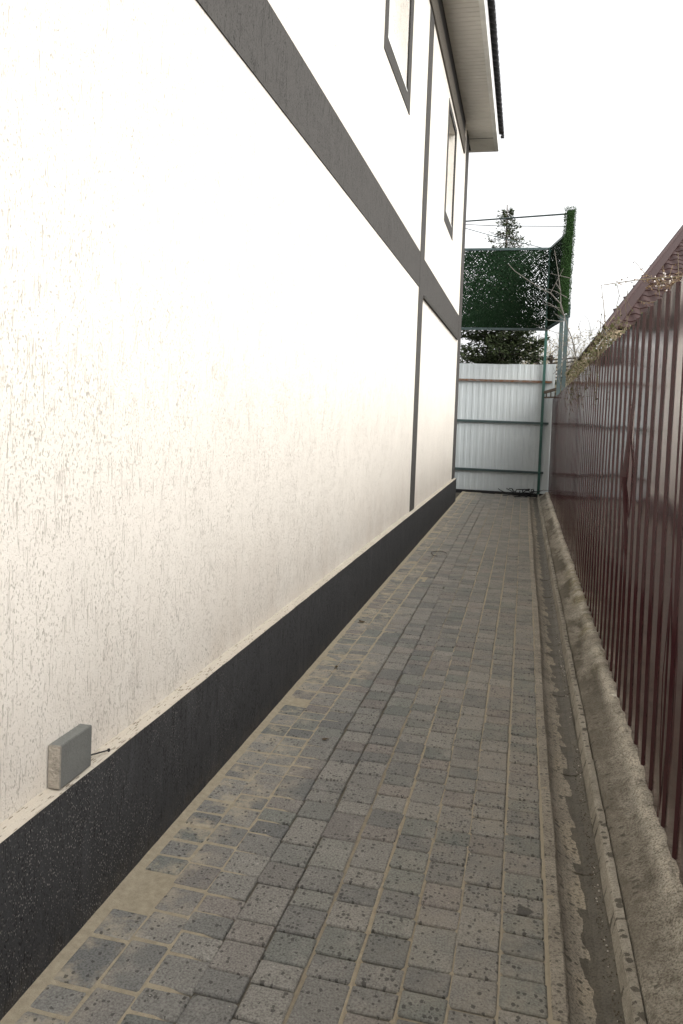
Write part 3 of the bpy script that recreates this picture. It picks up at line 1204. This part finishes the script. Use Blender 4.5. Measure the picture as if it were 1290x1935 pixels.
# tiles: one wave by one step, laid in courses up the slope
ca = math.cos(math.atan(SL))
STEP, WV = .35, .23
tm = MB()
nu = 6
prof_t = [(WV * i / nu, .028 * (.5 - .5 * math.cos(2 * math.pi * i / nu))) for i in range(nu + 1)]
for s_, lift in ((0, .020), (STEP, .004)):
    for x, z in prof_t:
        tm.v.append((x, s_, z + lift))
for x, z in prof_t:
    tm.v.append((x, 0, z - .004))
for i in range(nu):
    tm.f.append((i, i + 1, nu + 2 + i, nu + 1 + i))
    tm.f.append((i, i + 1, 2 * nu + 3 + i, 2 * nu + 2 + i))
tme = tm.mesh('tile', TILEM, smooth=False)
cnt = 0
for c_ in range(24):
    y = EY + c_ * STEP * ca
    xl = EX + hipd.x * (y - EY) / hipd.y
    k = 0
    xx = EX + math.floor((xl - EX) / WV) * WV + WV * .6
    while xx < min(xl + 1.9, 5.2) and cnt < 299:
        o = link('tile', tme, nh)
        o.location = (xx, y, EZ + SL * (y - EY))
        o.rotation_euler = (math.atan(SL), 0, 0)
        cnt += 1
        xx += WV
mb = MB()
E0 = Vector((EX, EY, EZ))
hd = hipd.normalized()
sidev = Vector((1, 0, 0)) - hd * hd.x
sidev.normalize()
hn = sidev.cross(hd)
for off, wid_, hh in ((.07, .15, .02),):
    mb.bar(E0 + sidev * off + hn * .055 - hd * .1, E0 + hipd * T + sidev * off + hn * .055, wid_, hh, up=hn)
mb.build('hip_flashing', TRIM, nh)
mb = MB()
mb.tube([E0 - hd * .1 + hn * .06 - sidev * .05, E0 + hipd * T + hn * .055 - sidev * .03], .045, 8)
mb.build('hip_cap', TRIM, nh)
mb = MB()
mb.box(EX - .02, 9, EY - .03, EY, EZ - .16, EZ - .02)
mb.build('eaves_board', WOOD, nh)
gm = MB()
gp_ = [(EX - .09 + .07 * math.cos(t), EZ - .06 + .07 * math.sin(t)) for t in [math.pi + math.pi * k / 8 for k in range(9)]]
gp_ += [(x * 1.0 + .008 * (1 if x < EX - .09 else -1), z + .008) for x, z in reversed(gp_)]
gm.extrude(gp_, EY - .05, 30)
gm.build('gutter', TRIM, nh)
mb = MB()
mb.tube([(EX - .09, 28.5, EZ - .1), (EX - .09, 28.5, EZ - .3), (EX + .1, 28.5, EZ - .55), (EX + .12, 28.5, .0)], .05, 8)
mb.build('downpipe', TRIM, nh)


# ---- climbing vine dried on top of the maroon fence
vt = thing('dry_vine', 'tangle of dry climbing vine with olive leaves slumped over the top of the maroon fence', 'vine', (.6, 7, 1.95))
st, lf = MB(), MB()
rng = random.Random(31)
for i in range(340):
    y = 5.7 + 5.8 * rng.random() ** 1.15
    z0 = 1.97 + .004 * (y - 4.9)
    p = Vector((XF + .09 + rng.gauss(0, .045), y, z0 + rng.uniform(-.05, .19)))
    d = Vector((rng.gauss(0, .35), rng.gauss(0, 1), rng.gauss(0, .35))).normalized()
    pts = [p.copy()]
    for k in range(rng.randrange(4, 9)):
        d = (d + Vector((rng.gauss(0, .35), rng.gauss(0, .4), rng.gauss(0, .4)))).normalized()
        p = p + d * rng.uniform(.04, .09)
        p.x += (XF + .09 - p.x) * .3
        p.z += (z0 + .06 - p.z) * .22
        if p.x < XF + .0: p.x = XF - .03 if p.z < 1.97 else p.x
        pts.append(p.copy())
    st.tube(pts, [rng.uniform(.0022, .0045) * (1 - .6 * k / len(pts)) for k in range(len(pts))], 4)
    for q in pts:
        if rng.random() < .45:
            lf.leaf(q, rng.uniform(.012, .034), None, .55)
        if rng.random() < .25:
            lf.leaf(q + Vector((rng.gauss(0, .02), rng.gauss(0, .05), rng.gauss(0, .02))), rng.uniform(.015, .045), None, .6)
for i in range(16):    # trailing twigs in front of the sheet
    y = rng.choice((9.5, 8.6, 9.0, 7.4, 6.5, 5.6)) + rng.gauss(0, .25)
    p = Vector((XF - .03, y, 1.97))
    pts = [p.copy()]
    for k in range(rng.randrange(4, 9)):
        p = p + Vector((rng.gauss(0, .008), rng.gauss(0, .05), -rng.uniform(.03, .07)))
        p.x = min(p.x, XF - .028)
        pts.append(p.copy())
        if rng.random() < .6: lf.leaf(p, rng.uniform(.012, .03), None, .7)
    st.tube(pts, .0024, 4)
for i in range(26):    # upright wisps against the sky
    y = 5.2 + 4.5 * rng.random()
    p = Vector((XF + .12, y, 2.0))
    pts = [p.copy()]
    dz = rng.uniform(.03, .07)
    for k in range(rng.randrange(4, 8)):
        p = p + Vector((rng.gauss(0, .02), rng.gauss(0, .04), dz))
        pts.append(p.copy())
        if rng.random() < .6: lf.leaf(p, rng.uniform(.010, .028), None, .7)
    st.tube(pts, .0022, 4)
st.build('stem', DRYTWIG, vt)
lf.build('foliage', OLIVE, vt)

# ---- bare grey shrub in front of the screen
bs = thing('bare_shrub', 'leafless grey shrub whose twigs fan out before the green screen', 'shrub', (.8, 12, 0))
LIMBS = [
    [(.95, 12.2, 0), (.88, 12.1, 1.2), (.782, 12.0, 2.064), (.689, 12.0, 2.45), (.624, 12.0, 2.697), (.565, 12.0, 2.836), (.505, 12.0, 3.006)],
    [(.505, 12.0, 3.006), (.443, 11.96, 3.191), (.285, 11.92, 3.346), (.207, 11.9, 3.377), (-.012, 11.85, 3.501), (-.234, 11.8, 3.643), (-.331, 11.78, 3.745)],
    [(.505, 12.0, 3.006), (.444, 12.05, 3.176), (.434, 12.08, 3.377), (.381, 12.12, 3.703), (.321, 12.16, 4.013)],
    [(.528, 12.04, 3.3), (.342, 12.1, 3.408), (.227, 12.15, 3.447)],
    [(.505, 12.0, 3.006), (.44, 12.0, 3.098), (.307, 11.97, 3.191), (.215, 11.95, 3.221)],
    [(.514, 12.0, 2.975), (.468, 11.97, 2.99), (.359, 11.93, 3.051)],
    [(.505, 12.0, 2.96), (.47, 11.98, 2.943), (.273, 11.95, 2.957), (.225, 11.93, 3.003)],
    [(.285, 11.92, 3.346), (.354, 11.88, 3.486), (.449, 11.84, 3.687)],
    [(.559, 12.1, 3.594), (.407, 12.12, 3.633), (.277, 12.15, 3.672)],
    [(.354, 11.88, 3.486), (.427, 11.92, 3.377), (.434, 12.08, 3.377)],
    [(.444, 12.05, 3.145), (.33, 12.1, 3.18), (.223, 12.14, 3.213)],
]
for i, l in enumerate(LIMBS):
    mb = MB()
    r0_ = .014 if i == 0 else (.010 if i in (1, 2) else .0065)
    mb.tube(l, [r0_ * (1 - .62 * k / len(l)) for k in range(len(l))], 5)
    mb.build('branch', TWIG, bs)
rng = random.Random(4)
mb = MB()
for i in range(22):
    p = Vector((.62 + rng.gauss(0, .12), 12 + rng.gauss(0, .2), rng.uniform(1.9, 2.8)))
    pts = [p.copy()]
    d = Vector((rng.gauss(0, .8), 0, rng.gauss(.5, .4))).normalized()
    for k in range(6):
        d = (d + Vector((rng.gauss(0, .3), rng.gauss(0, .2), rng.gauss(0, .3)))).normalized()
        p = p + d * .09
        pts.append(p.copy())
    mb.tube(pts, [.005 - .0006 * k for k in range(7)], 4)
mb.build('branch', TWIG, bs)

# ---- blossom branches reaching over the fence at the right
fb = thing('blossoming_branch', 'thin plum branches with small white blossom leaning over the maroon fence by the brown roof', 'branch', (1.0, 5, 0))
BL = [
    [(1.25, 5.2, 0), (1.15, 5.1, 1.4), (1.05, 5.05, 2.2), (.963, 5.0, 2.314), (.868, 5.0, 2.343), (.738, 5.0, 2.335), (.643, 5.0, 2.327), (.562, 5.0, 2.316), (.426, 5.0, 2.295)],
    [(.868, 5.0, 2.343), (.764, 5.02, 2.314), (.692, 5.03, 2.346), (.661, 5.04, 2.372), (.601, 5.05, 2.447)],
    [(.723, 5.0, 2.335), (.743, 4.98, 2.239), (.74, 4.97, 2.197), (.67, 4.95, 2.18), (.619, 4.93, 2.191)],
    [(.843, 5.0, 2.335), (.844, 5.0, 2.377), (.836, 5.0, 2.483)],
    [(.764, 5.0, 2.324), (.76, 5.0, 2.356), (.757, 5.0, 2.409)],
    [(1.05, 5.05, 2.2), (.93, 4.9, 2.27), (.80, 4.85, 2.29), (.72, 4.8, 2.27)],
    [(1.05, 5.05, 2.2), (.92, 5.1, 2.24), (.80, 5.15, 2.26)],
]
lf2, pt2 = MB(), MB()
rng = random.Random(17)
for i, l in enumerate(BL):
    mb = MB()
    r0_ = .008 if i == 0 else .0032
    l2 = [Vector(q) for q in l]
    mb.tube(l2, [max(.0013, r0_ * (1 - .85 * k / len(l2))) for k in range(len(l2))], 5)
    mb.build('branch', DRYTWIG, fb)
    for a, b in zip(l2, l2[1:]):
        if a.z < 2.1: continue
        for k in range(int((b - a).length * 100)):
            p = a.lerp(b, rng.random()) + Vector((rng.gauss(0, .008), rng.gauss(0, .02), rng.gauss(0, .012)))
            lf2.leaf(p, rng.uniform(.006, .018), None, .6)
for i in range(70):     # cluster of twigs and blossom where the branches cross
    p = Vector((.80 + rng.gauss(0, .085), 5 + rng.gauss(0, .12), 2.315 + rng.gauss(0, .028)))
    if i < 46:
        q = p + Vector((rng.gauss(0, .05), rng.gauss(0, .05), rng.gauss(0, .025)))
        mbt = lf2
        mbt.tube([p, (p + q) / 2 + Vector((0, 0, rng.gauss(0, .012))), q], .0014, 3)
        for _ in range(4):
            lf2.leaf(p.lerp(q, rng.random()), rng.uniform(.008, .02), None, .6)
    else:
        rb = rng.uniform(.005, .009)
        for k in range(5):
            t = 2 * math.pi * k / 5
            pt2.leaf(p, rb, (math.cos(t), rng.gauss(-.3, .2), math.sin(t)), .9)
lf2.build('foliage', BUD, fb)
pt2.build('blossom', PETAL, fb)
# ---- slim sprig standing up behind the fence
sp = thing('bare_sprig', 'slim upright sprig alone against the white sky left of the brown roof', 'sprig', (.68, 7, 0))
mb = MB()
S1 = [Vector(q) for q in ((.72, 7.1, 1.6), (.67, 7.0, 2.1), (.629, 7.0, 2.3), (.607, 7.0, 2.46), (.585, 7.0, 2.60), (.573, 7.0, 2.659))]
S2 = [Vector(q) for q in ((.72, 7.1, 2.18), (.63, 7.0, 2.29), (.56, 7.0, 2.34))]
mb.tube(S1, [.006, .005, .004, .003, .002, .0012], 5)
mb.build('stem', DRYTWIG, sp)
mb = MB()
mb.tube(S2, [.004, .003, .0015], 5)
mb.build('stem', DRYTWIG, sp)
mb = MB()
for S in (S1[2:], S2):
    for a, b in zip(S, S[1:]):
        for k in range(5):
            mb.leaf(a.lerp(b, rng.random()), rng.uniform(.008, .02), None, .6)
mb.build('foliage', BUD, sp)

# ================================================================== SMALL THINGS
bk = MB()
bk.box(-1.1765, -1.139, 1.815, 1.968, .4415, .558)
me = bk.mesh('brick', BRICK)
bm = bmesh.new()
bm.from_mesh(me)
bmesh.ops.bevel(bm, geom=list(bm.edges), offset=.002, segments=2, affect='EDGES')
for v in bm.verts:
    v.co += Vector((noise.noise(v.co * 60), noise.noise(v.co * 60 + Vector((5, 0, 0))), noise.noise(v.co * 60 + Vector((0, 9, 0))))) * .0012
for f in bm.faces:      # sawn end: rough and sandy
    if f.normal.y < -.8: f.material_index = 1
bm.to_mesh(me)
bm.free()
me.materials.append(BRICKEND)
tag(link('brick', me), 'single grey concrete brick standing on edge on the white plinth ledge', 'brick')
nl = thing('nail', 'small black nail sticking out beside the grey brick on the ledge', 'nail', (-1.15, 2.0, .45))
mb = MB()
mb.tube([(-1.176, 1.965, .4585), (-1.135, 2.055, .450)], .0022, 6)
mb.build('shank', BLACK, nl)
mb = MB()
mb.tube([(-1.1352, 2.0545, .450), (-1.1335, 2.058, .4498)], .0052, 8)
mb.build('head', BLACK, nl)

rng = random.Random(77)
mb = MB()
for i in range(34):
    p = Vector((.10 + rng.gauss(0, .12), 15.82 + rng.gauss(0, .07), .015 + abs(rng.gauss(0, .02))))
    d = Vector((rng.gauss(0, 1), rng.gauss(0, .4), rng.gauss(.1, .25))).normalized()
    pts = [p.copy()]
    for k in range(6):
        d = (d + Vector((rng.gauss(0, .5), rng.gauss(0, .3), rng.gauss(0, .35)))).normalized()
        p = p + d * .055
        p.z = max(.012, min(.14, p.z))
        pts.append(p.copy())
    mb.tube(pts, rng.uniform(.005, .011), 4)
tag(mb.build('twig_heap', BLACK), 'low black tangled heap of twigs at the foot of the white fence', 'twig heap')
mb = MB()
pts = [Vector((-.83 + .075 * math.cos(t) * (1 + .15 * math.sin(3 * t)), 8.42 + .16 * math.sin(t), .012)) for t in [0.2 + 4.6 * k / 14 for k in range(15)]]
mb.tube(pts, .0038, 5)
tag(mb.build('curled_twig', BARK), 'curled dark twig lying on the pavers halfway down the alley', 'twig')


def dead_leaf(loc, s, rz, label):
    mb = MB()
    n = 5
    for i in range(n + 1):
        t = i / n
        wv = .35 * s * math.sin(math.pi * min(1, t * .95 + .03))
        zc = .25 * s * (t - .5) ** 2 * 2 + .003
        mb.v += [(-wv, (t - .5) * s, zc + .10 * s), (0, (t - .5) * s, zc), (wv, (t - .5) * s, zc + .14 * s)]
    for i in range(n):
        for j in range(2):
            a = i * 3 + j
            mb.f.append((a, a + 1, a + 4, a + 3))
    mb.tube([(0, -.5 * s, .006), (.03 * s, -.85 * s, .004)], .0012, 4)
    o = mb.build('dead_leaf', DEADLEAF, None, True)
    o.location = loc
    o.rotation_euler = (0, 0, rz)
    return tag(o, label, 'leaf', 'dead leaves on the path')


dead_leaf((-1.045, 5.38, .002), .05, 1.2, 'long dark dead leaf against the plinth, farther of two by the wall')
dead_leaf((-.985, 4.36, .002), .03, .3, 'small curled dead leaf on the sandy pavers near the plinth')
dead_leaf((-.80, 3.36, .002), .026, 2.1, 'tiny brown dead leaf on sandy pavers two rows from the plinth')
# white chips scattered on the path and in the drain
mb = MB()
rng = random.Random(15)
for i in range(120):
    if i < 55:
        x, y, z = rng.uniform(-1.09, .13), 1.6 + 7 * rng.random() ** 1.5, .001
        s = rng.uniform(.0015, .0035)
    else:
        x, y = .296 + rng.gauss(0, .006), 1.6 + 4 * rng.random() ** 1.3
        z = -.034 + (x - .286) * .7
        s = rng.uniform(.0015, .0048)
    c0 = Vector((x, y, z))
    a = rng.random() * 6
    ring = [c0 + Vector((math.cos(a + t) * s * rng.uniform(.7, 1.2), math.sin(a + t) * s * rng.uniform(.7, 1.2), 0)) for t in (0, 1.25, 2.5, 3.75, 5.0)]
    topv = c0 + Vector((0, 0, s * .9))
    for q in range(5):
        mb.tri(ring[q], ring[(q + 1) % 5], topv)
tag(mb.build('pebbles', STONE), 'small white pebbles scattered over the pavers and in the drain', 'pebbles', kind='stuff')
